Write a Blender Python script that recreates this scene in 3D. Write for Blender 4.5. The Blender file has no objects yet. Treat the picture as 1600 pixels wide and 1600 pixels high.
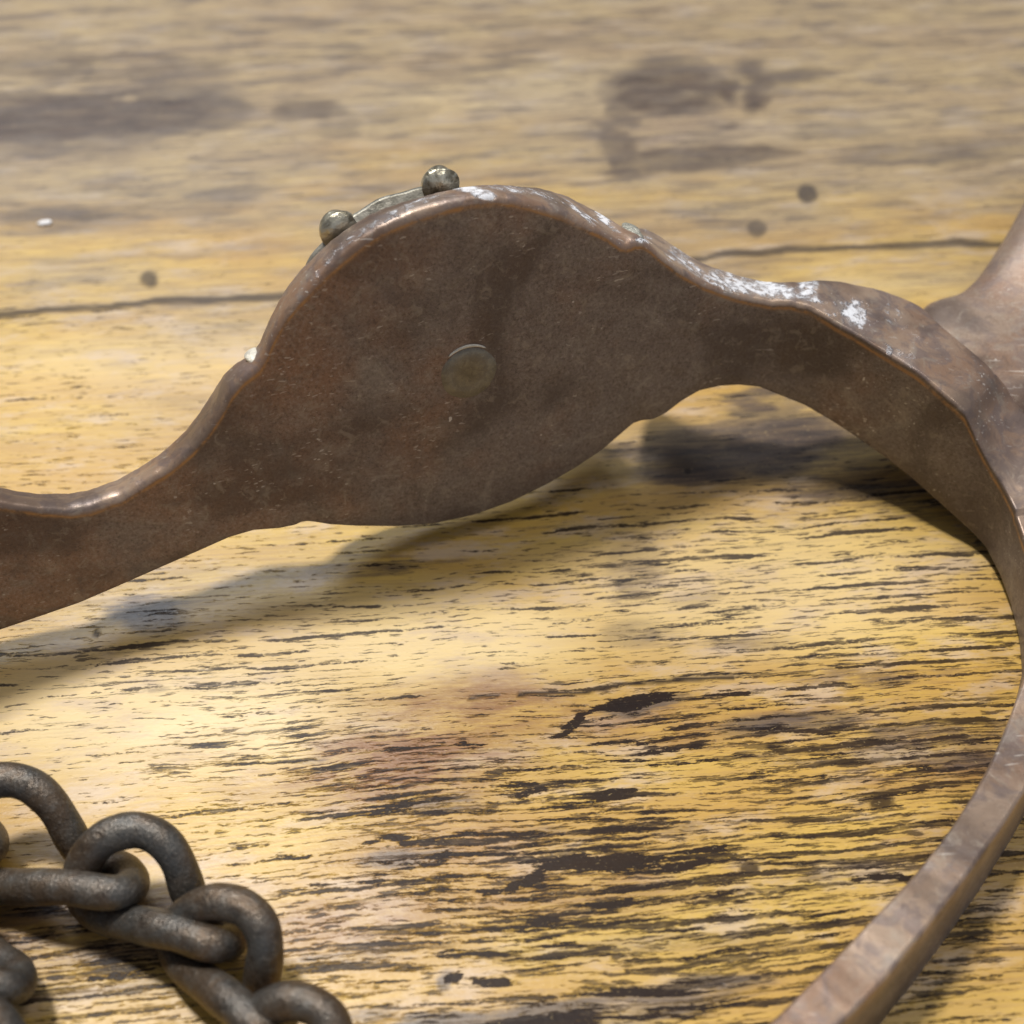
import bpy, math, random
import numpy as np
from mathutils import Vector

# ------------------------------------------------------------------ camera, light, exposure (1 unit = 1 cm)
PITCH = math.radians(48.0); FOC = 1931.0; DIST = 14.0
FW = np.array([0, math.cos(PITCH), -math.sin(PITCH)]); CAM = -DIST * FW
RT = np.array([1.0, 0, 0]); UP = np.cross(RT, FW)

scene = bpy.context.scene
cam_d = bpy.data.cameras.new('camera'); cam = bpy.data.objects.new('camera', cam_d)
scene.collection.objects.link(cam)
cam.location = CAM; cam.rotation_euler = (math.radians(90) - PITCH, 0, 0)
cam_d.sensor_width = 36; cam_d.lens = 36 * FOC / 1600.0
cam_d.clip_start = 0.5; cam_d.clip_end = 1000
cam_d.dof.use_dof = True; cam_d.dof.focus_distance = 12.1; cam_d.dof.aperture_fstop = 0.26
scene.camera = cam

w = bpy.data.worlds.new('World'); scene.world = w; w.use_nodes = True
wn = w.node_tree; bg = wn.nodes['Background']
# world shaped as unseen fill: brighter and cooler at the horizon, brighter in front
wtc = wn.nodes.new('ShaderNodeTexCoord'); wsep = wn.nodes.new('ShaderNodeSeparateXYZ')
wr = wn.nodes.new('ShaderNodeValToRGB')
wn.links.new(wtc.outputs['Generated'], wsep.inputs[0]); wn.links.new(wsep.outputs['Z'], wr.inputs[0])
wr.color_ramp.elements[0].position = 0.0; wr.color_ramp.elements[0].color = (0.56, 0.62, 0.76, 1)
wr.color_ramp.elements[1].position = 0.8; wr.color_ramp.elements[1].color = (0.44, 0.46, 0.52, 1)
wm_ = wn.nodes.new('ShaderNodeMapRange'); wm_.inputs[1].default_value = -0.9; wm_.inputs[2].default_value = 0.7
wm_.inputs[3].default_value = 1.40; wm_.inputs[4].default_value = 0.55
wn.links.new(wsep.outputs['Y'], wm_.inputs[0])
we_ = wn.nodes.new('ShaderNodeMapRange'); we_.inputs[1].default_value = -0.8; we_.inputs[2].default_value = 0.7
we_.inputs[3].default_value = 0.30; we_.inputs[4].default_value = 1.55      # added fill, dimmed on the left and raised on the right
wn.links.new(wsep.outputs['X'], we_.inputs[0])
wk_ = wn.nodes.new('ShaderNodeMath'); wk_.operation = 'MULTIPLY'; wn.links.new(wm_.outputs[0], wk_.inputs[0]); wn.links.new(we_.outputs[0], wk_.inputs[1])
wx_ = wn.nodes.new('ShaderNodeVectorMath'); wx_.operation = 'SCALE'
wn.links.new(wr.outputs[0], wx_.inputs[0]); wn.links.new(wk_.outputs[0], wx_.inputs['Scale']); wn.links.new(wx_.outputs[0], bg.inputs[0]); bg.inputs[1].default_value = 0.47

def area(name, loc, aim, sx, sy, power, col):
    l = bpy.data.lights.new(name, 'AREA'); l.shape = 'RECTANGLE'; l.size = sx; l.size_y = sy
    l.energy = power; l.color = col
    o = bpy.data.objects.new(name, l); scene.collection.objects.link(o)
    o.location = loc; d = Vector(aim) - Vector(loc); o.rotation_euler = d.to_track_quat('-Z', 'Y').to_euler()
    return o
area('ceiling_lamp', (-22, 25, 95), (0, -1, 0), 13, 13, 110000, (1.0, 0.96, 0.90))
area('second_lamp', (40, 12, 90), (0, -1, 0), 20, 20, 17000, (1.0, 0.95, 0.88))
area('window_light', (-36, 66, 82), (-1, -1, 0), 40, 26, 46000, (0.84, 0.91, 1.0))
scene.view_settings.view_transform = 'Standard'; scene.view_settings.look = 'None'
scene.view_settings.exposure = 0.0; scene.view_settings.gamma = 1.0

# ------------------------------------------------------------------ maths helpers
def ray(x, y): return FW + RT * (x - 800) / FOC - UP * (y - 800) / FOC
def on_z(x, y, z):
    d = ray(x, y); return CAM + d * ((z - CAM[2]) / d[2])
def on_plane(x, y, n, c):
    d = ray(x, y); return CAM + d * ((c - n @ CAM) / (n @ d))
def proj(p):
    q = np.asarray(p) - CAM; z = q @ FW
    return np.stack([800 + FOC * (q @ RT) / z, 800 - FOC * (q @ UP) / z], -1)
def catmull(P, n):
    P = np.asarray(P, float); d = np.r_[0, np.cumsum(np.sqrt(np.linalg.norm(np.diff(P, axis=0), axis=1)))]
    t = np.linspace(0, d[-1], n)
    m = np.zeros_like(P)
    for i in range(len(P)):
        a, b = max(i - 1, 0), min(i + 1, len(P) - 1); m[i] = (P[b] - P[a]) / (d[b] - d[a])
    out = []
    for x in t:
        i = min(np.searchsorted(d, x, 'right') - 1, len(P) - 2); h = d[i + 1] - d[i]; u = (x - d[i]) / h
        out.append((2*u**3-3*u*u+1)*P[i] + (u**3-2*u*u+u)*h*m[i] + (-2*u**3+3*u*u)*P[i+1] + (u**3-u*u)*h*m[i+1])
    return np.array(out)
def hash2(ix, iy, s):
    h = (ix * 374761393 + iy * 668265263 + s * 974711) & 0xffffffff
    h = ((h ^ (h >> 13)) * 1274126177) & 0xffffffff
    return ((h ^ (h >> 16)) & 0xffff) / 65535.0
def vnoise(x, y, s=0):
    ix = np.floor(x).astype(np.int64); iy = np.floor(y).astype(np.int64); fx = x - ix; fy = y - iy
    fx = fx*fx*(3-2*fx); fy = fy*fy*(3-2*fy)
    return (hash2(ix, iy, s)*(1-fx)+hash2(ix+1, iy, s)*fx)*(1-fy) + (hash2(ix, iy+1, s)*(1-fx)+hash2(ix+1, iy+1, s)*fx)*fy
def fbm(x, y, s=0, o=4):
    r = 0; a = 0.5; t = 0
    for k in range(o):
        r = r + a * vnoise(x * 2**k, y * 2**k, s + k * 17); t += a; a *= 0.55
    return r / t
def sstep(a, b, x):
    u = np.clip((x - a) / (b - a), 0, 1); return u*u*(3-2*u)
def smooth(a, k):
    ker = np.hanning(k + 2)[1:-1]; ker /= ker.sum(); p = k // 2
    return np.convolve(np.pad(a, (p, k - 1 - p), mode='edge'), ker, 'valid')

def link(name, mesh, mat=None, parent=None):
    o = bpy.data.objects.new(name, mesh); scene.collection.objects.link(o)
    if mat: mesh.materials.append(mat)
    if parent: o.parent = parent
    return o
def tag(o, label, cat, group=None):
    o['label'] = label; o['category'] = cat
    if group: o['group'] = group
    return o
def grid_mesh(name, V, closed_v=False, closed_u=False, caps=False, smooth_sh=True):
    """V: (nu, nv, 3)"""
    nu, nv = V.shape[:2]; me = bpy.data.meshes.new(name)
    i = np.arange(nu * nv).reshape(nu, nv); a = i
    if closed_v: a = np.concatenate([a, a[:, :1]], 1)
    if closed_u: a = np.concatenate([a, a[:1]], 0)
    q = np.stack([a[:-1, :-1], a[1:, :-1], a[1:, 1:], a[:-1, 1:]], -1).reshape(-1, 4)
    faces = q.tolist()
    if caps:
        faces.append(i[0, :].tolist()); faces.append(i[-1, ::-1].tolist())
    me.from_pydata(V.reshape(-1, 3).tolist(), [], faces)
    me.polygons.foreach_set('use_smooth', [smooth_sh] * len(me.polygons)); me.update()
    return me
def attr(me, name, vals):
    a = me.attributes.new(name, 'FLOAT', 'POINT'); a.data.foreach_set('value', np.asarray(vals, dtype=np.float32).ravel())

# ------------------------------------------------------------------ material helper
class NT:
    def __init__(s, name):
        s.m = bpy.data.materials.new(name); s.m.use_nodes = True; s.t = s.m.node_tree
        s.b = s.t.nodes['Principled BSDF']
    def n(s, typ, **kw):
        x = s.t.nodes.new(typ)
        for k, v in kw.items(): setattr(x, k, v)
        return x
    def set(s, sock, v):
        if isinstance(v, bpy.types.NodeSocket): s.t.links.new(v, sock)
        else: sock.default_value = v
    def math(s, op, a, b=0.0, c=None, clamp=False):
        x = s.n('ShaderNodeMath', operation=op); x.use_clamp = clamp
        s.set(x.inputs[0], a); s.set(x.inputs[1], b)
        if c is not None: s.set(x.inputs[2], c)
        return x.outputs[0]
    def attr(s, name): return s.n('ShaderNodeAttribute', attribute_name=name).outputs['Fac']
    def noise(s, vec, scale, detail=2, rough=0.5, dist=0.0):
        x = s.n('ShaderNodeTexNoise'); s.set(x.inputs['Vector'], vec); x.inputs['Scale'].default_value = scale
        x.inputs['Detail'].default_value = detail; x.inputs['Roughness'].default_value = rough
        x.inputs['Distortion'].default_value = dist; return x.outputs['Fac']
    def mapping(s, vec, loc=(0,0,0), rot=(0,0,0), sc=(1,1,1)):
        x = s.n('ShaderNodeMapping'); s.set(x.inputs[0], vec); x.inputs[1].default_value = loc
        x.inputs[2].default_value = rot; x.inputs[3].default_value = sc; return x.outputs[0]
    def step(s, v, a, b):
        x = s.n('ShaderNodeMapRange'); x.interpolation_type = 'SMOOTHSTEP'
        s.set(x.inputs[0], v); s.set(x.inputs[1], a); s.set(x.inputs[2], b); return x.outputs[0]
    def mix(s, f, a, b, mode='MIX'):
        x = s.n('ShaderNodeMix', data_type='RGBA', blend_type=mode)
        s.set(x.inputs[0], f)
        s.set(x.inputs[6], a if isinstance(a, bpy.types.NodeSocket) else (*a, 1))
        s.set(x.inputs[7], b if isinstance(b, bpy.types.NodeSocket) else (*b, 1)); return x.outputs[2]
    def bump(s, h, strength, dist=0.02, normal=None):
        x = s.n('ShaderNodeBump'); s.set(x.inputs['Strength'], strength); x.inputs['Distance'].default_value = dist
        s.set(x.inputs['Height'], h)
        if normal is not None: s.set(x.inputs['Normal'], normal)
        return x.outputs[0]
    def out(s, **kw):
        for k, v in kw.items(): s.set(s.b.inputs[k.replace('_', ' ')], v if not (isinstance(v, tuple) and len(v) == 3) else (*v, 1))

# ------------------------------------------------------------------ wood tabletop (printed rustic grain, fine relief)
def wood_material():
    M = NT('rustic_wood_laminate')
    co = M.n('ShaderNodeTexCoord').outputs['Object']
    co = M.mapping(co, rot=(0, 0, math.radians(-5.0)))
    # gentle waviness across the grain
    wob = M.noise(M.mapping(co, sc=(0.22, 0.35, 1)), 1.0, 2)
    wob2 = M.noise(M.mapping(co, sc=(1.6, 1.6, 1)), 1.0, 3)
    wv = M.math('ADD', M.math('MULTIPLY', wob, 0.34), M.math('MULTIPLY', wob2, 0.035))
    wv = M.math('ADD', wv, M.math('MULTIPLY', M.noise(M.mapping(co, sc=(9, 11, 1)), 1.0, 3, 0.7), 0.038))
    cv = M.n('ShaderNodeCombineXYZ'); M.set(cv.inputs[1], wv)
    va = M.n('ShaderNodeVectorMath', operation='ADD'); M.set(va.inputs[0], co); M.set(va.inputs[1], cv.outputs[0])
    p = va.outputs[0]
    stain_shade, dark, lines, red, dash, crack, pale = [M.attr(k) for k in ('stain_shade', 'dark', 'lines', 'red', 'dash', 'crack', 'pale')]
    long_n = M.noise(M.mapping(p, sc=(0.30, 15, 1)), 1.0, 4, 0.62)
    dash_n = M.noise(M.mapping(p, loc=(7, 3, 0), sc=(1.2, 14.5, 1)), 1.0, 5, 0.66)
    fine_n = M.noise(M.mapping(p, loc=(1, 9, 0), sc=(3.2, 30, 1)), 1.0, 2, 0.6)
    hair_n = M.noise(M.mapping(p, loc=(4, 2, 0), sc=(1.0, 26, 1)), 1.0, 3, 0.7)
    speck = M.noise(M.mapping(co, sc=(16, 26, 1)), 1.0, 2, 0.7)
    patch = M.noise(M.mapping(p, sc=(1.0, 3.0, 1)), 1.0, 6, 0.68)
    big = M.noise(M.mapping(p, loc=(3, 3, 0), sc=(0.25, 0.9, 1)), 1.0, 3, 0.6)
    # base colour: ochre, varying
    col = M.mix(M.step(big, 0.35, 0.65), (0.56, 0.365, 0.075), (0.46, 0.27, 0.055))
    col = M.mix(M.math('MULTIPLY', M.step(hair_n, 0.38, 0.64), M.math('ADD', 0.42, M.math('MULTIPLY', M.attr('grey_veil'), 0.3))), col, (0.34, 0.20, 0.07))
    col = M.mix(M.math('MULTIPLY', pale, 0.85), col, (0.80, 0.64, 0.37))  # cream tone carries the table glare in the colour
    beige = M.noise(M.mapping(p, loc=(9, 4, 0), sc=(0.8, 2.6, 1)), 1.0, 5, 0.7)
    col = M.mix(M.math('MULTIPLY', M.step(beige, 0.48, 0.68), 0.65), col, (0.52, 0.40, 0.30))
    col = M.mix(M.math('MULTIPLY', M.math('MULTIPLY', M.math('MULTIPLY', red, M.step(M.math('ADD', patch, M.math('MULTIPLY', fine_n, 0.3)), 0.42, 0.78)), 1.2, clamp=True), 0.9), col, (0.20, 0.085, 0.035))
    # painted gloss veil, then greyish-brown stains, broken along the grain
    col = M.mix(M.math('MULTIPLY', M.attr('grey_veil'), M.math('ADD', 0.45, M.math('MULTIPLY', hair_n, 0.55))), col, M.mix(M.step(hair_n, .35, .65), (0.30, 0.265, 0.215), (0.15, 0.13, 0.112)))
    sv = M.math('ADD', M.math('ADD', stain_shade, M.math('MULTIPLY', M.math('SUBTRACT', patch, 0.5), 1.5)), M.math('MULTIPLY', M.math('SUBTRACT', hair_n, 0.5), 1.1))
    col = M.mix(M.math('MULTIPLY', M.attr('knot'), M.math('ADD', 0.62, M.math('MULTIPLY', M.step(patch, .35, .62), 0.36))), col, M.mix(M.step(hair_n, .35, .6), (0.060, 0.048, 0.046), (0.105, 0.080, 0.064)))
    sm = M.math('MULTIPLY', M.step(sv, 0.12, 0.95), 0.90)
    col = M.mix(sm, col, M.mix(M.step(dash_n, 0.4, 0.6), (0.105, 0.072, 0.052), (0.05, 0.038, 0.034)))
    # long growth lines
    wgt = M.math('SUBTRACT', 0.71, M.math('MULTIPLY', lines, 0.19))
    soft_n = M.noise(M.mapping(p, loc=(2, 8, 0), sc=(0.7, 3.4, 1)), 1.0, 5, 0.62)
    col = M.mix(M.math('MULTIPLY', M.math('MULTIPLY', M.step(soft_n, 0.48, 0.66), M.attr('grey_veil')), 0.75), col, (0.115, 0.092, 0.078))
    sepp = M.n('ShaderNodeSeparateXYZ'); M.set(sepp.inputs[0], p)
    bend = M.noise(M.mapping(p, sc=(0.5, 1.3, 1)), 1.0, 2)
    ph = M.math('ADD', M.math('MULTIPLY', sepp.outputs[1], 2*math.pi*5.6), M.math('MULTIPLY', bend, 9.0))
    wave = M.math('SINE', ph)
    brk = M.noise(M.mapping(p, loc=(5, 5, 0), sc=(0.9, 4.0, 1)), 1.0, 4, 0.65)
    wl = M.math('ADD', M.math('MULTIPLY', wave, 0.8), M.math('MULTIPLY', M.math('SUBTRACT', brk, 0.5), 3.0))
    wt = M.math('SUBTRACT', 1.40, M.math('MULTIPLY', lines, 1.0))
    wm = M.math('MULTIPLY', M.step(M.math('ADD', wl, M.math('MULTIPLY', M.math('SUBTRACT', speck, 0.5), 0.7)), wt, M.math('ADD', wt, 0.20)), 0.95)
    jag = M.math('MULTIPLY', M.math('SUBTRACT', speck, 0.5), 0.10)
    lm = M.step(M.math('ADD', long_n, jag), wgt, M.math('ADD', wgt, 0.13))
    dgt = M.math('SUBTRACT', 0.70, M.math('MULTIPLY', dash, 0.25))
    dm = M.step(M.math('ADD', dash_n, jag), dgt, M.math('ADD', dgt, 0.06))
    fgt = M.math('SUBTRACT', 0.68, M.math('MULTIPLY', M.math('MAXIMUM', dash, lines), 0.15))
    fm = M.math('MULTIPLY', M.step(M.math('ADD', fine_n, jag), fgt, M.math('ADD', fgt, 0.07)), 0.8)
    lt = M.math('MAXIMUM', M.math('MAXIMUM', M.math('MAXIMUM', lm, dm), fm), wm)
    lt = M.math('MULTIPLY', lt, M.math('ADD', 0.66, M.math('MULTIPLY', M.step(M.math('ADD', fine_n, M.math('MULTIPLY', M.math('SUBTRACT', brk, 0.5), 0.8)), 0.36, 0.58), 0.34)))
    # dark paint-like patches with ragged edges
    kv = M.math('ADD', M.math('ADD', dark, M.math('MULTIPLY', M.math('SUBTRACT', dash_n, 0.5), 2.6)), M.math('MULTIPLY', M.math('SUBTRACT', speck, 0.5), 0.5))
    km = M.math('MULTIPLY', M.step(kv, 0.46, 0.60), M.step(dark, 0.02, 0.12))
    km = M.math('MAXIMUM', km, crack)
    dk = M.math('MAXIMUM', M.math('MULTIPLY', lt, 0.98), M.math('MULTIPLY', km, 0.98), clamp=True)
    col = M.mix(dk, col, M.mix(M.math('MULTIPLY', M.math('MAXIMUM', M.attr('grey_veil'), pale), .8), M.mix(patch, (0.026, 0.013, 0.009), (0.009, 0.008, 0.009)), (0.085, 0.075, 0.072)))  # dark grain lifted where veil and glare are painted
    col = M.mix(M.math('MULTIPLY', M.step(speck, 0.62, 0.75), 0.25), col, (0.75, 0.55, 0.25))
    # relief: dark grain is pressed in
    ht = M.math('ADD', M.math('SUBTRACT', 1.0, dk), M.math('MULTIPLY', M.math('ADD', fine_n, speck), 0.35))
    nrm = M.bump(ht, 0.5, 0.010)
    rough = M.math('ADD', 0.27, M.math('MULTIPLY', speck, 0.14))
    M.out(Base_Color=col, Roughness=M.math('ADD', rough, 0.04), Normal=nrm, Specular_IOR_Level=M.math('SUBTRACT', 0.36, M.math('MULTIPLY', dk, 0.28)))
    return M.m

def build_table():
    xs = np.r_[-62, -30, -16, np.arange(-10.5, 10.5001, 0.035), 16, 30, 62]
    ys = np.r_[-30, -14, np.arange(-6.6, 2.0, 0.035), np.arange(2.0, 14.0, 0.055), 18, 30, 48]
    X, Y = np.meshgrid(xs, ys, indexing='ij')
    V = np.stack([X, Y, np.zeros_like(X)], -1)
    me = grid_mesh('tabletop', V)
    q = V - CAM; zc = np.maximum(q @ FW, 1.0)
    px = 800 + FOC * (q @ RT) / zc; py = 800 - FOC * (q @ UP) / zc
    # print pattern with painted gloss veil, glare and chain shade, laid out on the board through table coordinates, warped so no edge is smooth
    wx = (fbm(X * 1.3, Y * 3.2, 5, 5) - 0.5) * 130; wy = (fbm(X * 1.3, Y * 3.2, 9, 5) - 0.5) * 48
    qx = px + wx; qy = py + wy
    def blobs(L, soft=0.55, PX=qx, PY=qy, add=False):
        r = np.zeros_like(X)
        for b in L:
            cx, cy, rx, ry, s = b[:5]; a = math.radians(b[5] if len(b) > 5 else -4)
            dx = PX - cx; dy = PY - cy; u = (dx*math.cos(a)+dy*math.sin(a))/rx; v = (-dx*math.sin(a)+dy*math.cos(a))/ry
            d = np.sqrt(u*u+v*v); m = s * (1 - sstep(1-soft, 1+soft*0.6, d))
            r = r + m if (s < 0 or add) else np.maximum(r, m)
        return np.clip(r, 0, 1)
    stain_shade = blobs([(60,180,300,48,.95),(170,110,160,30,.8),(-40,100,130,40,.6),(250,185,110,32,.9),(480,170,80,22,.7),(330,60,120,14,.3),
        (120,320,260,50,.48),(60,352,90,24,.55),(330,300,120,34,.42),(560,300,120,22,.45),(620,250,70,20,.4),(700,60,500,60,.42),(1300,50,500,60,.42),
        (1170,145,55,36,.95,20),(1230,130,110,12,.6),(985,215,40,55,.85,0),(1090,245,190,18,.85),(1240,235,160,14,.5),
        (1450,230,190,26,.50),(1400,110,200,30,.30),(1000,130,120,14,.3),(820,195,40,10,.4),(700,20,300,20,.4),(1180,180,160,14,.5),(1560,250,90,34,.45),
        (1190,700,210,52,.80),(1120,735,160,18,.8),(1350,760,150,40,.62),(1480,790,100,20,.5),(1170,625,60,22,.8),(1000,700,80,18,.6),
        (600,880,180,16,.45),(240,960,70,30,.75),(100,970,180,16,.35),(60,1030,160,18,.30),
        (230,1090,30,12,.35),(470,1183,45,14,.62),(400,1040,60,8,.3),(1010,890,40,16,.4),(990,930,50,20,.5),(1230,830,40,12,.35),
        (1010,990,60,14,.40),(1110,1010,120,12,.35),(1230,1130,120,16,.60),(1380,1060,140,14,.5),(1450,1150,160,22,.62),(1500,1190,100,14,.6),
        (1000,1100,70,16,.8),(1180,1190,70,14,.4),(950,1570,240,36,.85),(1120,1530,120,16,.85),(720,1590,120,18,.9),(672,1536,20,18,.95,0),
        (940,1300,200,14,.45),(640,1350,80,24,.62),(680,1260,90,18,.55),(1430,1480,110,30,.55),(1330,1380,120,12,.4),(1300,1560,120,16,.5),
        (150,1480,260,50,.5),(100,1420,200,20,.45),(60,1560,220,16,.5),(540,1490,90,24,.5),(580,1580,80,18,.55),(1500,850,60,8,.4),(770,580,50,8,.0)])  # lower-left blobs paint the chain's shade into the board
    # the big round knot with its pale halo
    kd = np.sqrt(((px-1045)/98)**2 + ((py-140)/46)**2) + (fbm(X*1.5, Y*3, 31)-.5)*.35
    stain_shade = np.maximum(stain_shade, (1-sstep(.72,1.0,kd))*(.72+.25*fbm(X*.8,Y*6,12)))
    halo = np.exp(-((kd-1.12)/.10)**2) + blobs([(1045,195,75,12,.8),(1115,150,10,50,.6,0)], PX=px, PY=py)
    stain_shade = np.clip(stain_shade - halo*.55 - blobs([(140,138,70,10,.9),(205,155,14,9,1.0,0),(250,240,120,10,.3)]) , 0, 1)
    stain_shade = np.clip(stain_shade + (fbm(X*.45, Y*2.4, 77)-.62)*.8*(py < 460), 0, 1)
    dark = blobs([(900,1370,330,170,.42),(1250,1300,320,150,.20),(650,1240,200,60,.3),(950,1180,180,60,.34),(1480,1200,200,120,.3),(1000,1560,240,40,.45),(80,1520,300,70,.28),
        (753,1160,34,9,.75),(912,1128,42,14,.75,-35),(990,1096,62,15,.8),(815,1240,46,12,.62),(950,1238,75,9,.75),(820,1208,60,6,.5),
        (930,1342,112,17,1.0),(825,1370,34,14,.85,-30),(665,1352,66,18,.62),(1045,1343,44,12,.85),(765,1394,40,9,.72),(935,1409,60,10,.72),
        (835,1438,48,8,.75),(650,1320,90,7,.8),(880,1477,70,8,.75),(700,1497,60,10,.6),(760,1532,50,8,.8),(690,1530,24,14,.75,0),(1000,1540,90,10,.7),
        (1020,1160,60,7,.6),(1030,1190,90,8,.6),(600,1262,36,16,.62),(560,1380,80,9,.6),(900,1590,190,14,.8),(1090,1325,70,6,.6),(1180,1105,80,5,.6),
        (1390,1250,1,1,0),(1130,1085,60,8,.6),(1300,1215,90,6,.4),(1480,1225,110,8,.6),(1500,1300,80,8,.6),(1330,1340,70,6,.5),(1380,1375,80,8,.6),
        (470,1340,60,6,.6),(60,1500,60,8,.5),(180,1530,70,6,.6),(1200,1420,120,7,.5),(1150,1490,110,8,.5),(1300,1460,100,8,.55),
        (480,1183,34,6,.5),(740,1020,26,4,.3),(620,1010,60,4,.3)], .45)
    lines = blobs([(1400,1000,420,180,.58),(1450,1220,400,240,.72),(1250,1480,500,150,.66),(1050,860,300,90,.52),(700,960,420,60,.44),
        (300,1020,260,60,.40),(900,1350,420,220,.50),(100,1560,420,120,.55),(560,1480,220,140,.55),(1300,790,260,60,.45),(1550,900,160,120,.5),(400,1290,220,60,.35)], .7)
    lines = (.44 + .68*lines) * (1 - .40*(py < 470)) + (fbm(X*.35, Y*1.4, 55)-.5)*.35
    dash = blobs([(900,1350,380,240,.64),(640,1240,200,100,.60),(1080,1150,300,160,.50),(1000,930,160,110,.40),(430,1170,220,70,.42),
        (1300,1450,400,200,.42),(100,1500,340,100,.52),(1250,1000,340,110,.34),(300,1010,170,60,.34),(560,1500,180,100,.42),(400,1090,240,40,.25)], .7)
    dash = (.32 + .85*dash) * (1 - .5*(py < 470)) + (fbm(X*.5, Y*1.2, 66)-.5)*.35
    red = blobs([(620,1190,240,80,1.0),(760,1110,220,50,.8),(1010,1130,200,40,.5),(1300,1100,260,60,.42),(1480,1180,160,60,.7),(900,1390,300,60,.45),
        (560,1440,200,60,.6),(680,1330,160,80,.5),(1500,1320,160,60,.5),(100,1440,300,110,.6),(480,1230,150,40,.55),(330,1180,200,30,.3),(1250,700,120,20,.4),  # lower-left blob browns the board for the chain's shade
        (100,200,200,40,.5),(1050,210,160,30,.6),(700,370,500,14,.3)], .8)
    pale = blobs([(250,1110,400,110,.9),(640,1010,340,90,.8),(1150,920,380,120,.6),(900,700,200,60,.2),(260,560,300,60,.3),(1300,450,300,30,.3),(800,150,300,40,.4),(1250,200,200,20,.4)], .8)  # left and middle blobs paint the glare band on the laminate
    grey_veil = np.clip(1.0*(1-sstep(80, 760, py + (fbm(X*.5, Y*1.6, 91)-.5)*420)) + blobs([(100,170,460,120,.5),(1120,180,300,130,.4),(1200,700,300,90,.5),(300,930,300,60,.35),(1480,230,240,90,.35)], .9), 0, .95)  # duller toward the far side, gloss veil painted into the colour
    w2x = (fbm(X*1.1, Y*2.4, 25, 5)-.5)*60; w2y = (fbm(X*1.1, Y*2.4, 29, 5)-.5)*26
    K = dict(soft=.35, PX=px+w2x, PY=py+w2y)
    knot = blobs([(1045,140,98,52,.95,0),(970,205,34,50,.85,0),(975,255,30,22,.9,0),(1090,248,150,20,.85),(1165,135,40,48,.95,20),(1230,120,100,14,.7),(1130,195,20,14,.7),
        (150,180,250,50,.95),(300,170,100,38,.9),(60,240,160,14,.5),(420,40,160,12,.35),(900,60,160,12,.3),(560,300,120,10,.35),(250,400,160,7,.3),(760,110,120,9,.3),(250,115,130,22,.62),(60,100,90,20,.5),(40,205,120,20,.55),(480,168,60,20,.62),(530,200,40,14,.5),(310,320,90,14,.4),(120,340,140,22,.42),(620,175,60,16,.3),
        (1000,880,46,50,.36,0),(985,985,60,26,.42),(1180,1000,80,10,.3),(1080,930,60,12,.3),(1230,1130,130,16,.5),(1450,1175,140,20,.5),(960,1480,260,16,.3),(1480,235,200,22,.42),(1300,210,80,12,.42),(1200,640,60,36,.6),(1180,690,180,40,.85),(1130,735,150,18,.9),(1350,700,120,30,.5),(1330,765,90,14,.6),(250,965,60,20,.75),(560,890,120,12,.4)], **K)
    kh = np.exp(-((np.sqrt(((px+w2x*.4-1040)/112)**2 + ((py+w2y*.4-142)/64)**2) - 1.08)/.09)**2)
    knot = np.clip(knot - .75*kh*(py < 225) - blobs([(1075,192,70,14,.8),(150,138,80,9,.75),(204,155,12,9,.9,0),(1070,218,50,8,.5)], soft=.4, PX=px+w2x*.4, PY=py+w2y*.4), 0, 1)
    stain_shade = stain_shade * (1 - .3*(py < 320))
    crack = np.zeros_like(X)
    def crackline(pts, wd, s=1.0):
        pts = np.array(pts, float); yy = np.interp(px, pts[:,0], pts[:,1]); m = (px > pts[0,0]) & (px < pts[-1,0])
        yy = yy + (fbm(X*1.3, Y*0+3, 41)-.5)*10
        ww = wd*(.55+.9*fbm(X*2.2, Y*0+8, 43))
        return np.where(m, (1-sstep(ww*.55, ww*1.25, np.abs(py-yy)))*s, 0)
    crack = np.maximum(crack, crackline([(-900,530),(0,492),(150,480),(240,470),(430,462),(700,450),(1100,402),(1130,396),(1250,388),(1400,384),(1500,378),(1580,384),(2200,340)], 6.5, .85))
    crack = np.maximum(crack, crackline([(806,1087),(900,1080),(980,1070),(1060,1062),(1150,1056)], 3.6, 1))
    crack = np.maximum(crack, crackline([(730,1092),(780,1089)], 3, .9))
    for cx, cy, r, s in [(233,436,17,.85),(1263,303,18,.9),(1183,358,17,.75),(1378,1252,20,.95),(1172,1356,17,.9),(152,990,5,.9),(1075,737,5,1)]:
        d = np.sqrt((px-cx)**2 + ((py-cy)*1.15)**2) + (fbm(X*6, Y*6, 61)-.5)*9
        m = 1 - sstep(r*.7, r*1.1, d)
        m = m * (.9 + .1*vnoise(X*9, Y*9, 3))
        crack = np.maximum(crack, m*s)
    for k, v in dict(stain_shade=stain_shade, dark=dark, lines=lines, red=red, dash=dash, crack=crack, pale=pale, grey_veil=grey_veil, knot=knot).items(): attr(me, k, v)
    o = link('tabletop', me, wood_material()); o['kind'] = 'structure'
    return o
build_table()

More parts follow.
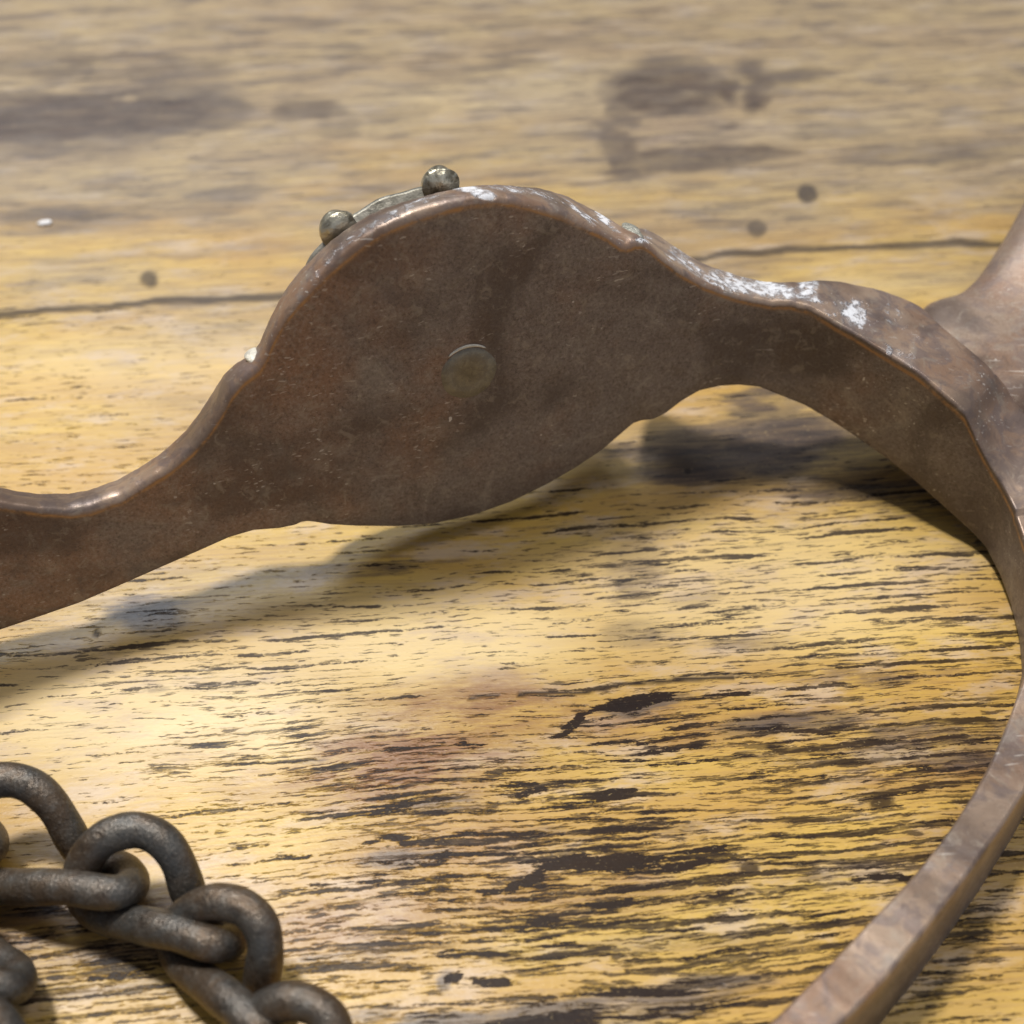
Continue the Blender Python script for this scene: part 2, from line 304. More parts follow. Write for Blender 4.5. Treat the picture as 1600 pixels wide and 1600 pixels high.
# ------------------------------------------------------------------ spur band geometry
R = np.array([-.05, .12, 1.0]); R /= np.linalg.norm(R)
ground = lambda p: (np.asarray(p) - R * (np.asarray(p)[..., 2:3] / R[2]))[..., :2]
CB = float(R @ on_z(1156, 603, 1.12))
IT = [(-260,735),(-120,770),(0,784),(31,789),(62,794),(109,797),(140,792),(187,775),(228,750),(266,725),(297,700),(322,672),(344,641),(360,610),(378,588),(403,569),(414,552),(420,535),(430,514),(447,488),(475,455),(512,416),(550,384),(597,353),(644,331),(691,317),(737,308),(769,305),(800,307),(828,313),(875,327),(916,347),(950,364),(970,377),(981,379),(992,374),(1004,374),(1018,382),(1031,394),(1062,419),(1109,444),(1156,459),(1203,469),(1235,470),(1266,478),(1303,500),(1350,528),(1391,553),(1434,581),(1472,612),(1509,645),(1514,655),(1528,686),(1550,728),(1571,764),(1587,797),(1598,839),(1622,900),(1650,990)]
OT = [(-260,690),(-120,725),(0,745),(25,751),(62,755),(109,752),(156,741),(200,720),(237,697),(275,664),(300,636),(328,591),(345,564),(362,549),(378,541),(390,534),(398,520),(406,506),(419,475),(437,437),(459,406),(494,372),(519,350),(550,331),(581,311),(628,294),(669,283),(731,272),(769,271),(828,276),(866,286),(897,298),(925,312),(950,331),(968,345),(978,345),(990,340),(1003,339),(1022,349),(1047,371),(1081,391),(1125,409),(1172,425),(1219,433),(1272,433),(1294,431),(1334,439),(1381,452),(1419,466),(1444,478),(1475,512),(1506,537),(1537,562),(1569,600),(1590,628),(1603,648),(1640,720)]
IB = [(-260,1060),(-120,1022),(0,987),(62,966),(125,944),(187,917),(250,889),(312,862),(359,841),(397,830),(437,827),(462,822),(472,817),(481,816),(492,817),(515,821),(560,824),(620,825),(680,820),(740,807),(800,786),(860,757),(900,733),(940,706),(969,681),(990,663),(1005,658),(1019,657),(1030,653),(1041,647),(1066,628),(1094,612),(1125,605),(1156,603),(1187,606),(1219,619),(1256,634),(1294,656),(1337,684),(1381,716),(1425,750),(1475,794),(1522,837),(1540,858),(1549,876),(1562,902),(1579,949),(1591,1001),(1596,1061)]
NB_L = [(1594,1064),(1577,1124),(1555,1180),(1517,1259),(1469,1322),(1412,1386),(1330,1469),(1274,1536),(1202,1600),(1100,1690),(1000,1760)]
NB_E = [(1660,1130),(1600,1247),(1540,1326),(1469,1424),(1390,1525),(1315,1600),(1220,1690),(1100,1780)]
NB_S = [(1640,1235),(1600,1319),(1574,1375),(1525,1435),(1469,1514),(1397,1600),(1300,1700),(1190,1800)]

gl = ground(on_z(0, 987, .50)); gr = ground(on_z(1156, 603, 1.12))
gd = gr - gl
Gk = [gl - gd*.22, gl, gl + gd*.25, gl + gd*.5, gl + gd*.75, gl + gd*.95]
hn = [(1219,619),(1294,656),(1381,716),(1475,794),(1522,837),(1549,876),(1579,949),(1591,1001),(1596,1061)]
HZ = [1.02, .86, .60, .34, .18, .10, .06, .05, .05]       # the heel comes down to rest on the board
Gk += [ground(on_z(*q, z)) for q, z in zip(hn, HZ)]
NZ = [((1577,1124),.86),((1555,1180),.87),((1469,1322),.90),((1330,1469),.95),((1202,1600),1.0),((1100,1690),1.03),((1000,1760),1.05)]
NG = np.array([ground(on_z(*q, z)) for q, z in NZ]); NC = [z for q, z in NZ]
Gk += list(NG)
G0 = catmull(Gk, 900)
# resample evenly and smooth
def resample(P, step):
    d = np.r_[0, np.cumsum(np.linalg.norm(np.diff(P, axis=0), axis=1))]; n = int(d[-1] / step)
    t = np.linspace(0, d[-1], n); return np.stack([np.interp(t, d, P[:, k]) for k in range(P.shape[1])], 1)
G = resample(G0, 0.03)
G = np.stack([smooth(G[:, 0], 21), smooth(G[:, 1], 21)], 1)
G2 = np.stack([smooth(G[:, 0], 75), smooth(G[:, 1], 75)], 1)
kk = int(np.argmin(np.linalg.norm(G - np.array([5.0, -2.5]), axis=1))); wk = sstep(kk, kk+30, np.arange(len(G)))[:, None]
G = G*(1-wk) + G2*wk
G = resample(G, 0.03); NS = len(G)
T = np.gradient(G, axis=0); T /= np.linalg.norm(T, axis=1, keepdims=True)
# frame in 3-D: tangent in the plane perpendicular to R
e_t = np.c_[T, np.zeros(NS)]; e_t = e_t - (e_t @ R)[:, None] * R; e_t /= np.linalg.norm(e_t, axis=1, keepdims=True)
e_n = np.cross(R, e_t)            # outward for a clockwise U (left of travel)
def spine(i, h, t=0.0):           # height coordinate c = R . p
    p = np.r_[G[i], 0.0]; return p + R * (h - R @ p) + e_n[i] * t
def cross_poly(A, B, poly):
    """parameters u along A->B where it meets the polyline (largest last)"""
    P = np.asarray(poly, float); P0 = P[:-1]; dP = np.diff(P, axis=0); d = B - A
    den = d[0]*dP[:,1] - d[1]*dP[:,0]; w_ = P0 - A
    u = (w_[:,0]*dP[:,1] - w_[:,1]*dP[:,0]) / den; v = (w_[:,0]*d[1] - w_[:,1]*d[0]) / den
    return u[(v >= 0) & (v <= 1) & (u > -.2) & (u < 1.2)]
def solve(fn, lo, hi, poly, n=6, pick='last'):
    """fn(x) -> point; find x in [lo,hi] whose projection lies on the polyline"""
    xs = np.linspace(lo, hi, n); pr = proj(np.array([fn(x) for x in xs])); r = []
    for k in range(n-1):
        for u in cross_poly(pr[k], pr[k+1], poly):
            if 0 <= u <= 1: r.append(xs[k] + u*(xs[k+1]-xs[k]))
    if not r: return np.nan
    return max(r) if pick == 'last' else min(r)
hb = np.full(NS, np.nan); htp = np.full(NS, np.nan); th = np.full(NS, np.nan); hbo = np.full(NS, np.nan)
graz = int(np.argmin(np.linalg.norm(G - ground(on_z(1596,1061,.05)), axis=1)))
near_i = [int(np.argmin(np.linalg.norm(G - g_, axis=1))) for g_ in NG]
def near_top(i): return float(R @ (np.r_[G[i], 0.0] + R * (np.interp(i, near_i, NC) / R[2])))
print('G', G[::25].round(2).tolist())
for i in range(NS):
    if i < graz - 3:
        hb[i] = solve(lambda x: spine(i, x), -2.2, 2.2, IB, pick='first')
        htp[i] = solve(lambda x: spine(i, x), -1.0, 6.0, IT, 9)
    elif i > graz + 25:
        htp[i] = near_top(i)
def fill(a):
    k = ~np.isnan(a); return np.interp(np.arange(len(a)), np.where(k)[0], a[k])
hb = fill(hb); htp = fill(htp)
kink = int(np.argmin([np.linalg.norm(proj(spine(i, htp[i])) - np.array([1509,645])) for i in range(NS)]))
htp[kink+30:] = smooth(htp[kink+30:], 25)
for i in range(NS):
    if i < graz - 30:
        th[i] = solve(lambda x: spine(i, htp[i], x), 0.02, 1.3, OT, pick='first')
    elif i > graz + 30:
        th[i] = solve(lambda x: spine(i, htp[i], x), 0.02, 1.6, NB_E, pick='first')
cap_ = np.nanmedian(th[kink-25:kink-5])
th[graz-60:graz-30] = np.nan
th = fill(th); th = smooth(th, 9); th[graz:] = smooth(th[graz:], 41)
th[kink+5:] = smooth(th[kink+5:], 41)
ii = np.arange(NS); th = th + (fbm(ii*.06, ii*0+1., 5)-.5)*.03
htp = htp + (fbm(ii*.09, ii*0+4., 8)-.5)*.024 + (fbm(ii*.4, ii*0+6., 18)-.5)*.014*(ii < kink)
for i in range(graz + 40, NS):
    hbo[i] = solve(lambda x: spine(i, x, th[i]), htp[i]-1.8, htp[i] - .1, NB_S, pick='last')
k_ = np.where(~np.isnan(hbo))[0]
hbn = hb.copy(); hbn[graz:] = np.nan
if len(k_): hbn[k_[0]:] = np.interp(np.arange(k_[0], NS), k_, hbo[k_])
hb = fill(hbn); hb[graz:] = smooth(hb[graz:], 31)
print('sections', NS, 'kink', kink, 'graz', graz, 'th', th[::40].round(2), 'top', htp[::40].round(2), 'bot', hb[::40].round(2))

def ring(i):
    """profile in (t, h): inner face at t=0, outer at t=th"""
    t, a, b = th[i], hb[i], htp[i]; H = b - a
    heel = sstep(-60, -10, i - kink)         # flatter top from the heel on
    pl = 1 - sstep(-110, -30, i - kink)
    ri = min((.035 + .05*pl)*(.7 + .6*vnoise(np.array([i*.11]), np.array([2.5]), 4)[0]), t*.3); ro = min((.17*pl + .05), t*.45); rb = .05
    up_ = .05 * sstep(0, 7, i - kink) * (1 - sstep(60, 110, i - kink))
    drop = .07 * pl                             # top falls away outward a little
    pts = []
    for k in range(20):
        pts.append((0, a + rb + (H - rb - ri) * (1 - (1 - k/19)**2.3)))
    for k in range(1, 6):
        q = k/5*math.pi/2; pts.append((ri - ri*math.cos(q), b - ri + ri*math.sin(q)))
    for k in range(1, 4):
        u = k/4; pts.append((ri + (t-ri-ro)*u, b - drop*u*u*.6 + up_*u))
    bo = b - drop*.6 + up_
    for k in range(0, 7):
        q = k/6*math.pi/2; pts.append((t - ro + ro*math.sin(q), bo - ro + ro*math.cos(q)))
    for k in range(1, 6):
        pts.append((t, bo - ro - (bo - ro - a - rb)*k/5))
    for k in range(1, 4):
        q = k/3*math.pi/2; pts.append((t - rb + rb*math.cos(q), a + rb - rb*math.sin(q)))
    for k in range(1, 3):
        pts.append((t - rb - (t-2*rb)*k/2, a))
    for k in range(1, 3):
        q = k/3*math.pi/2; pts.append((rb - rb*math.sin(q), a + rb - rb*math.cos(q)))
    return pts
prof = [ring(i) for i in range(NS)]
V = np.array([[spine(i, h, t) for t, h in prof[i]] for i in range(NS)])
band = grid_mesh('band', V[:, ::-1], closed_v=True, caps=True)
PT = np.array(prof)[:, ::-1]              # (t,h) per vertex
pp = proj(V[:, ::-1])
# attributes: worn rim, chalky residue on the top edge, along-band red tint
u_h = PT[..., 1] - htp[:, None]; u_t = PT[..., 0]
rim = np.exp(-((u_h + .085)/.020)**2) * np.exp(-(u_t/.02)**2)
attr(band, 'rim', rim)
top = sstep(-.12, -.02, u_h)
res = np.zeros(pp.shape[:2])
for cx, cy, rx, ry, a, s in [(715,290,40,9,12,1.05),(755,303,26,10,15,.95),(640,322,70,7,-22,.62),(560,365,60,7,-38,.55),(940,335,10,28,-35,.95),(888,315,6,5,0,.7),(925,345,12,8,40,.7),(962,360,10,8,0,.6),
        (1062,395,26,16,35,.62),(1008,375,16,6,0,.8),(1010,352,8,14,0,.6),(1120,432,14,14,30,.72),(1150,445,46,12,18,.85),(1200,452,60,15,10,.92),(1262,450,20,24,10,.9),(1170,440,80,22,12,.60),(1030,362,8,10,0,.6),
        (1335,492,24,20,35,1.0),(1335,490,50,30,35,.5),(1240,462,60,6,8,.8),(800,296,60,7,8,.62),(850,305,40,6,20,.6),(905,330,30,6,38,.68),(1085,420,40,9,32,.75),(1050,400,14,12,30,.7),(1100,430,60,8,30,.7),(1390,545,60,6,38,.65),(1410,510,60,20,50,.45),(1390,548,30,8,40,.5),(1290,482,40,10,30,.5),(520,400,60,6,-50,.45),(600,345,50,5,-25,.5),
        (395,545,14,12,0,.5),(850,300,70,6,12,.35)]:
    a = math.radians(a); dx = pp[...,0]-cx; dy = pp[...,1]-cy
    d = np.sqrt(((dx*math.cos(a)+dy*math.sin(a))/rx)**2 + ((-dx*math.sin(a)+dy*math.cos(a))/ry)**2)
    res = np.maximum(res, s*(1-sstep(.55, 1.3, d)))
face_ok = (PT[..., 0] > .001)
crumbs = np.zeros_like(res)
attr(band, 'residue', res * face_ok)
s_ = np.linspace(0, 1, NS)[:, None] * np.ones(PT.shape[1])
attr(band, 'ruddy', np.clip(1 - (pp[..., 0] - 100)/900, 0, 1))
attr(band, 'facet', np.where(face_ok, top, 0))  # mask for the top edge that is painted lighter, as lit

def bronze_material(name='patinated_bronze'):
    M = NT(name)
    co = M.n('ShaderNodeTexCoord').outputs['Object']
    rim_, res_, ruddy, facet = [M.attr(k) for k in ('rim', 'residue', 'ruddy', 'facet')]
    cloud = M.noise(co, 0.9, 4, 0.6); mott = M.noise(co, 3.2, 4, 0.65, 0.6); grain = M.noise(co, 30, 4, 0.8); pit = M.noise(co, 60, 2, 0.6)
    col = M.mix(M.step(M.math('ADD', M.math('MULTIPLY', ruddy, 0.55), M.math('MULTIPLY', cloud, 1.6)), 0.85, 1.40), (0.172, 0.138, 0.120), (0.235, 0.134, 0.085))
    col = M.mix(M.math('MULTIPLY', M.step(mott, 0.5, 0.72), 0.45), col, (0.20, 0.165, 0.125))
    col = M.mix(M.math('MULTIPLY', M.step(mott, 0.5, 0.3), 0.40), col, (0.115, 0.085, 0.072))
    col = M.mix(M.math('MULTIPLY', M.step(grain, 0.50, 0.64), 0.55), col, (0.29, 0.24, 0.205))
    col = M.mix(M.math('MULTIPLY', M.step(grain, 0.48, 0.36), 0.62), col, (0.07, 0.052, 0.045))
    col = M.mix(M.math('MULTIPLY', facet, 0.8), col, M.mix(M.step(cloud, 0.4, 0.62), (0.40, 0.285, 0.20), (0.29, 0.175, 0.11)))  # lamp-lit look of the top edge put into its colour
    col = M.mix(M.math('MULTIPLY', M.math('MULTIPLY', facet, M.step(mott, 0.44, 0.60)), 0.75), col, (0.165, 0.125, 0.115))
    smudge = M.noise(M.mapping(co, loc=(2, 7, 1), sc=(1, 1, 1)), 1.7, 6, 0.75, 1.2)
    col = M.mix(M.math('MULTIPLY', M.step(smudge, 0.52, 0.70), 0.42), col, (0.36, 0.32, 0.265))
    col = M.mix(M.math('MULTIPLY', M.step(smudge, 0.45, 0.28), 0.5), col, (0.12, 0.095, 0.088))
    broad = M.noise(M.mapping(co, loc=(1.3, 0.4, 2.2)), 0.55, 3, 0.55, 0.8)
    col = M.mix(M.math('MULTIPLY', M.step(broad, 0.46, 0.62), 0.62), col, (0.066, 0.046, 0.038))
    blot = M.noise(co, 6.5, 4, 0.7, 0.8)
    col = M.mix(M.math('MULTIPLY', M.step(blot, 0.54, 0.68), 0.35), col, (0.33, 0.28, 0.22))
    col = M.mix(M.math('MULTIPLY', M.step(blot, 0.44, 0.30), 0.45), col, (0.10, 0.070, 0.058))
    # scratches
    sc = None
    for (rz, ry, sx, thr) in ((0.5, 0.2, 1.2, .71), (-0.9, 0.4, 1.6, .72), (1.3, -0.3, 1.0, .715)):
        v = M.noise(M.mapping(co, rot=(0.3, ry, rz), sc=(sx, 26, 26)), 1.0, 1, 0.5)
        k = M.step(v, thr, thr + .03); sc = k if sc is None else M.math('MAXIMUM', sc, k)
    spk = M.step(M.noise(co, 15, 1, .5), 0.755, 0.79)
    sm = M.math('MULTIPLY', M.math('MAXIMUM', M.math('MULTIPLY', sc, 0.45), M.math('MULTIPLY', spk, 0.85)), M.step(M.math('ADD', cloud, M.math('SUBTRACT', smudge, 0.5)), 0.42, 0.68))
    col = M.mix(sm, col, (0.60, 0.55, 0.49))
    col = M.mix(M.math('MULTIPLY', rim_, M.math('ADD', .12, M.math('MULTIPLY', M.step(M.math('ADD', mott, M.math('MULTIPLY', grain, .4)), .50, .80), .85))), col, (0.40, 0.21, 0.075))
    # chalky residue
    rn = M.noise(co, 11, 4, 0.62, 0.3)
    rv = M.math('ADD', res_, M.math('MULTIPLY', M.math('SUBTRACT', rn, 0.5), 2.0))
    rm = M.math('MULTIPLY', M.step(rv, 0.52, 0.95), M.step(res_, 0.05, 0.3))
    haze = M.math('MULTIPLY', M.step(res_, 0.2, 1.0), 0.28)
    col = M.mix(haze, col, (0.46, 0.45, 0.47)); col = M.mix(M.math('MULTIPLY', rm, M.math('ADD', .45, M.math('MULTIPLY', M.step(grain, .3, .6), .5))), col, (0.62, 0.635, 0.67))
    h = M.math('ADD', M.math('MULTIPLY', grain, 0.6), M.math('MULTIPLY', pit, 0.3))
    n1 = M.bump(h, 0.22, 0.012)
    n2 = M.bump(rm, 0.9, 0.03, n1)
    n3 = M.bump(M.math('ADD', cloud, M.math('MULTIPLY', mott, .4)), 0.16, 0.07, n2)
    met = M.math('MULTIPLY', M.math('SUBTRACT', 1.0, M.math('MAXIMUM', rm, haze)), 0.38)
    rg = M.math('ADD', M.math('SUBTRACT', 0.22, M.math('MULTIPLY', facet, 0.10)), M.math('MULTIPLY', M.math('ADD', mott, M.math('MULTIPLY', grain, .5)), 0.34)); rg = M.math('ADD', rg, M.math('MULTIPLY', rm, 0.3))
    M.out(Base_Color=col, Metallic=met, Roughness=rg, Normal=n3)
    return M.m
BR = bronze_material()

spur = bpy.data.objects.new('spur', None); scene.collection.objects.link(spur)
tag(spur, 'dark patinated bronze spur with a bulging heel band plate upright on the tabletop', 'spur')
org = spine(NS//3, 0); spur.location = (0, 0, 0)
link('band', band, BR, spur)

# shank growing out of the heel, running off to the upper right
SIL = [(1446,467),(1460,466),(1475,463),(1500,451),(1530,424),(1570,370),(1600,318),(1626,255),(1645,200)]
LP = np.array([on_z(*q, z) for q, z in zip(SIL, np.linspace(1.05, 1.65, len(SIL)))])
AZ = math.radians(50); ax = np.array([math.cos(AZ), math.sin(AZ), .12]); ax /= np.linalg.norm(ax)
side = np.array([-math.sin(AZ), math.cos(AZ), 0.0]); upv = np.cross(ax, side)
cen_e = LP[7] - side*1.05
LP_in = [on_z(1395, 585, .95), on_z(1420, 530, .98), on_z(1436, 488, 1.02)]
sw = np.array([((p - cen_e) @ ax, (p - cen_e) @ side) for p in [*LP_in, *LP]]); print('shank', sw.round(2).tolist(), LP.round(2).tolist())
def shank_mesh():
    a, wd = sw[:, 0], sw[:, 1]; k = np.argsort(a); a, wd = a[k], wd[k]
    A = np.r_[np.linspace(a[0], a[-1], 70), np.linspace(a[-1], a[-1]+4.5, 12)[1:]]
    W = np.interp(A, a, wd); W = smooth(W, 5)
    W = np.clip(W, .7, 2.6)
    rows = []
    for x, w_ in zip(A, W):
        fl = 1 - sstep(a[3]-.2, a[3]+2.0, x)
        cen = cen_e + ax*x - upv*.22*fl; r = []; h_ = .50 - .10*fl
        for k in range(64):
            q = k/64*2*math.pi; c, s = math.cos(q), math.sin(q)
            e = 2.0 + .3*fl; cc = math.copysign(abs(c)**(2/e), c); ss = math.copysign(abs(s)**(2/e), s)
            r.append(cen + side*(cc*(w_ if c > 0 else min(w_, 1.3 + 1.5*fl))) + upv*(ss*h_))
        rows.append(r)
    me = grid_mesh('shank', np.array(rows), closed_v=True, caps=True)
    n = len(me.vertices)
    attr(me, 'rim', np.zeros(n)); attr(me, 'residue', np.zeros(n)); attr(me, 'ruddy', np.full(n, .3)); attr(me, 'facet', np.full(n, .7))
    return me
link('shank', shank_mesh(), BR, spur)

# rivet end flush in the inner face of the plate, with a bright crescent gap at its top
def near_index(x, y):
    best = None
    for i in range(0, NS//2+60):
        h = solve(lambda z: spine(i, z), 0.2, 5.5, [(x-14, y), (x+14, y)])
        if not np.isnan(h):
            d = abs(proj(spine(i, h))[0] - x)
            if best is None or d < best[0]: best = (d, i, h)
    return best[1], best[2]
ri, rh = near_index(733, 582)
rc = spine(ri, rh)
def disc_mesh(name, cen, u, v, n, ru, rv, prof_, seg=40, wob=0.0):
    rows = []
    for rr, hh in prof_:
        rows.append([cen + u*(ru*rr*math.cos(q)*(1+wob*math.sin(5*q+1))) + v*(rv*rr*math.sin(q)) + n*hh for q in np.linspace(0, 2*math.pi, seg, endpoint=False)])
    return grid_mesh(name, np.array(rows)[::-1], closed_v=True, caps=True)
def metal(name, c1, c2, rough=.35, scale=8, metallic=.9, bump=.3, thr=(.4, .65)):
    M = NT(name); co = M.n('ShaderNodeTexCoord').outputs['Object']
    a = M.noise(co, scale, 5, .65, .4); b = M.noise(co, scale*5, 2, .6)
    col = M.mix(M.step(a, *thr), c1, c2); col = M.mix(M.math('MULTIPLY', M.step(b, .55, .8), .3), col, tuple(min(1, 1.7*x) for x in c2))
    M.out(Base_Color=col, Metallic=metallic, Roughness=M.math('ADD', rough, M.math('MULTIPLY', a, .2)), Normal=M.bump(M.math('ADD', a, b), bump, .02))
    return M.m
SILVER = metal('tarnished_silver', (0.17, 0.16, 0.13), (0.36, 0.34, 0.29), .40, 4, .7, .3)
BEADM = metal('brassy_silver', (0.20, 0.175, 0.12), (0.60, 0.56, 0.44), .24, 3.0, .8, .7, (.40, .56))
RIVM = metal('rivet_metal', (0.17, 0.15, 0.115), (0.235, 0.21, 0.155), .40, 12, .5, .3)
FILL = metal('dull_solder', (0.50, 0.47, 0.40), (0.66, 0.62, 0.52), .4, 9, .3, .5)
nin = -e_n[ri]
link('rivet', disc_mesh('rivet', rc, e_t[ri], R, nin, .31, .31, [(0.0, .007), (.6, .007), (.93, .005), (1.0, -.03)], 44, .02), RIVM, spur)
cres = []
for q in np.linspace(math.radians(52), math.radians(128), 22):
    w_ = .016*math.sin((q-math.radians(52))/math.radians(76)*math.pi)**.6 + .002
    c_, s_q = math.cos(q), math.sin(q); row = []
    for k in range(8):
        b = k/8*2*math.pi; rr = .318 + w_*math.cos(b)
        row.append(rc + e_t[ri]*(rr*c_) + R*(rr*s_q) + nin*(.004 + .012*math.sin(b)))
    cres.append(row)
link('rivet_burr', grid_mesh('rivet_burr', np.array(cres), closed_v=True, caps=True), FILL, spur)

# silver concho riveted to the outer face, its rim and beads peeping over the top of the plate
ci, ch = near_index(700, 560)
cN = e_n[ci]; cT = e_t[ci]
cc0 = spine(ci, ch, float(np.mean(th[ci-60:ci+60])) + .02)
b_px = [(683, 268), (516, 340)]
bpos = [on_plane(*q, cN, float(cN @ cc0) + .14) for q in b_px]
rad = [np.linalg.norm((b-cc0) - cN*((b-cc0) @ cN)) for b in bpos]
ang = [math.atan2((b-cc0) @ R, (b-cc0) @ cT) for b in bpos]
print('concho', ci, ch, 'rad', rad, 'ang', np.degrees(ang))
concho = None
rimr = None
conp = [on_plane(*q, cN, float(cN @ cc0) + .08) for q in [(553,318),(600,293),(640,281)]]
crr = [np.linalg.norm((b-cc0) - cN*((b-cc0) @ cN)) for b in conp]; print('rim radii', crr)
rows = []
segs = 160
base_r = float(np.mean(crr)) - .065
for rr, hh in [(0.0, .20), (.3, .19), (.6, .15), (.85, .10), (.97, .08), (1.0, .04), (1.0, -.02)]:
    rows.append([cc0 + (cT*math.cos(q) + R*math.sin(q))*(rr*base_r*(1 + .006*math.sin(22*q)*(rr > .8))*(1 - .22*(0.5-0.5*math.cos(q-ang[1]*.5-ang[0]*.5)))) + cN*hh for q in np.linspace(0, 2*math.pi, segs, endpoint=False)])
concho = link('concho', grid_mesh('concho', np.array(rows), closed_v=True, caps=True), SILVER, spur)
def dome(cen, n, u, v, r, hgt):
    rows = []
    for k in range(0, 13):
        q = k/12*math.pi/2*1.06; rows.append([cen + (u*math.cos(a) + v*math.sin(a))*(r*math.sin(q)*(1+.05*math.sin(3*a+k))+1e-4) + n*(hgt*math.cos(q)) for a in np.linspace(0, 2*math.pi, 28, endpoint=False)])
    return grid_mesh('bead', np.array(rows), closed_v=True, caps=True)
dA = (ang[1] - ang[0])
for j in range(9):
    a_ = ang[0] + dA*j
    if j > 0 and j*abs(dA) > 2*math.pi - .5*abs(dA): break
    if j < 2: rj = rad[j]
    else: rj = base_r*(1 - .22*(0.5-0.5*math.cos(a_-ang[1]*.5-ang[0]*.5)))*.93
    dr = cT*math.cos(a_) + R*math.sin(a_)
    link('bead', dome(cc0 + dr*(rj-.09) + cN*.0, cN, dr, np.cross(cN, dr), .185, .22), BEADM, concho)

# dull fills sitting in the two notches of the top edge
def nugget(px_, sz, name='notch_fill', t=.5, up=.0, mat=FILL):
    i = int(np.argmin([np.linalg.norm(proj(spine(k, htp[k], th[k]*t)) - np.array(px_)) for k in range(NS)]))
    c = spine(i, htp[i] - .03 + up, th[i]*t); rng = np.random.RandomState(i)
    rows = []
    for k in range(0, 10):
        q = k/9*math.pi; rows.append([c + (e_t[i]*math.cos(a)*sz[0] + e_n[i]*math.sin(a)*sz[1])*(math.sin(q)*(1+.10*math.sin(2*a+i)+.05*math.sin(5*a))+1e-4) + R*(sz[2]*math.cos(q)) for a in np.linspace(0, 2*math.pi, 24, endpoint=False)])
    return link(name, grid_mesh(name, np.array(rows), closed_v=True, caps=True), mat, spur)
nugget((397,549), (.11,.16,.04), t=.5, up=-.045)
SOLD = metal('grey_solder', (0.26, 0.26, 0.22), (0.42, 0.41, 0.35), .35, 12, .5, .8)
nugget((985,362), (.09,.22,.05), t=.5, up=-.02, mat=SOLD)

# ------------------------------------------------------------------ chain
def iron_material():
    M = NT('worn_iron'); co = M.n('ShaderNodeTexCoord').outputs['Object']
    a = M.noise(co, 1.5, 4, .6, .3); b = M.noise(co, 7, 4, .7, .5); g = M.noise(co, 30, 3, .7)
    col = M.mix(M.step(a, .38, .62), (0.085, 0.082, 0.076), (0.105, 0.072, 0.046))
    col = M.mix(M.math('MULTIPLY', M.step(b, .48, .7), .6), col, (0.14, 0.13, 0.115))
    col = M.mix(M.math('MULTIPLY', M.step(b, .48, .28), .7), col, (0.028, 0.022, 0.018))
    col = M.mix(M.math('MULTIPLY', M.step(g, .52, .68), .4), col, (0.26, 0.23, 0.19))
    M.out(Base_Color=col, Metallic=.6, Roughness=M.math('ADD', .22, M.math('MULTIPLY', b, .34)), Normal=M.bump(M.math('ADD', M.math('MULTIPLY', b, 1.2), g), .45, .03))
    return M.m
IRON = iron_material()
chain = bpy.data.objects.new('chain', None); scene.collection.objects.link(chain)
tag(chain, 'worn iron chain of thick twisted oval links lying in the lower left corner', 'chain')
Zs = lambda x, y: (x/2.857, 1150 + y/2.857)
TEMPL = [(590,418,.78),(700,452,.74),(775,540,.62),(815,640,.44),(850,735,.26),(915,795,.22),(1000,835,.30),(1020,905,.46),(940,915,.60),(800,868,.58),(680,845,.48),(560,822,.33),(440,795,.22),(372,720,.20),(358,620,.44),(400,520,.66),(480,445,.76)]
LA, RB_ = np.array([350, 690.]), np.array([1000, 880.])
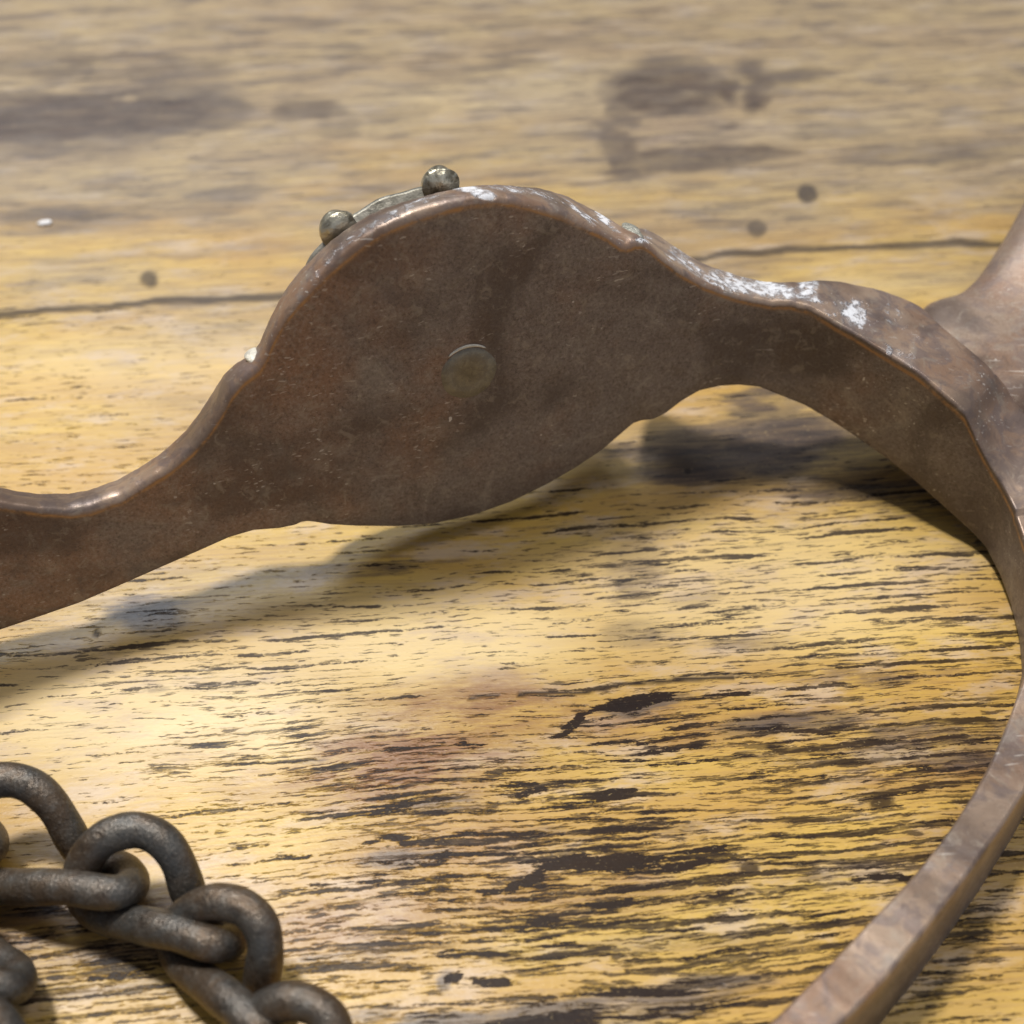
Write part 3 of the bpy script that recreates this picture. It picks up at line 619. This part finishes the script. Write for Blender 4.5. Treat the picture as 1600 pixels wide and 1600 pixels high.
def make_link(L, Rr, wire=.152, zoff=0., wob=0):
    L = np.array(L, float); Rr = np.array(Rr, float)
    v0 = RB_ - LA; v1 = Rr - L; s = np.linalg.norm(v1)/np.linalg.norm(v0)
    s = max(s, .92); a = math.atan2(v1[1], v1[0]) - math.atan2(v0[1], v0[0]); mid0 = (LA+RB_)/2; mid1 = (L+Rr)/2
    pts = []
    for k, (x, y, z) in enumerate(TEMPL):
        d = (np.array([x, y]) - mid0)*s; d = np.array([d[0]*math.cos(a)-d[1]*math.sin(a), d[0]*math.sin(a)+d[1]*math.cos(a)])
        q = mid1 + d; pts.append(on_z(*Zs(*q), z + zoff))
    P = np.array(pts); n0 = len(P); P3 = np.concatenate([P, P, P]); C3 = catmull(P3, n0*3*9 + 1)[n0*9:n0*18]
    for c in range(3): C3[:, c] = smooth(np.r_[C3[:, c], C3[:, c], C3[:, c]], 11)[len(C3):2*len(C3)]
    N = len(C3); tg = np.roll(C3, -1, 0) - np.roll(C3, 1, 0); tg /= np.linalg.norm(tg, axis=1, keepdims=True)
    nr = np.zeros_like(tg); v = np.cross(tg[0], [0.3, .2, 1]); v /= np.linalg.norm(v)
    for i in range(N):
        v = v - tg[i]*(v @ tg[i]); v /= np.linalg.norm(v); nr[i] = v
    # spread the closing twist
    e = math.atan2(np.cross(nr[-1], nr[0]) @ tg[0], nr[-1] @ nr[0])
    rows = []
    for i in range(N):
        b_ = np.cross(tg[i], nr[i]); tw = e*i/N
        rr = wire*(1 + .03*math.sin(i*.13+wob) + .02*math.sin(i*.41+wob))
        rows.append([C3[i] + rr*(nr[i]*math.cos(q+tw) + b_*math.sin(q+tw)) for q in np.linspace(0, 2*math.pi, 20, endpoint=False)])
    return link('link', grid_mesh('link', np.array(rows), closed_v=True, closed_u=True), IRON, chain)
joints = [((-860,390),(-70,470)),((-235,560),(560,650)),((350,690),(1010,895)),((800,905),(1200,1290)),((1120,1340),(1500,1740)),((1400,1800),(1900,2150))]
for k, (a, b) in enumerate(joints): make_link(a, b, wob=k)
make_link((-590,860),(60,1090), wob=9); make_link((-400,1460),(230,1720), wob=11)

# ------------------------------------------------------------------ small white crumb on the board
def crumb(px_, py_, sx, sy, sz, label, name='crumb'):
    c = on_z(px_, py_, sz*.6); rows = []
    for k in range(0, 9):
        q = k/8*math.pi; rows.append([c + np.array([math.cos(a)*sx, math.sin(a)*sy, 0])*(math.sin(q)*(1+.22*math.sin(2*a+px_)+.1*math.sin(5*a+k))+1e-4) + np.array([0, 0, sz*math.cos(q)]) for a in np.linspace(0, 2*math.pi, 16, endpoint=False)])
    M = bpy.data.materials.get('crumb_white')
    if not M:
        n = NT('crumb_white'); f = n.noise(n.n('ShaderNodeTexCoord').outputs['Object'], 20, 2)
        n.out(Base_Color=n.mix(f, (.55, .54, .55), (.8, .79, .78)), Roughness=.6, Normal=n.bump(f, .5, .02)); M = n.m
    o = link(name, grid_mesh(name, np.array(rows), closed_v=True, caps=True), M)
    return tag(o, label, 'crumb')
crumb(70, 348, .085, .07, .03, 'tiny white crumb on the wood at the far left, above the long dark crack')
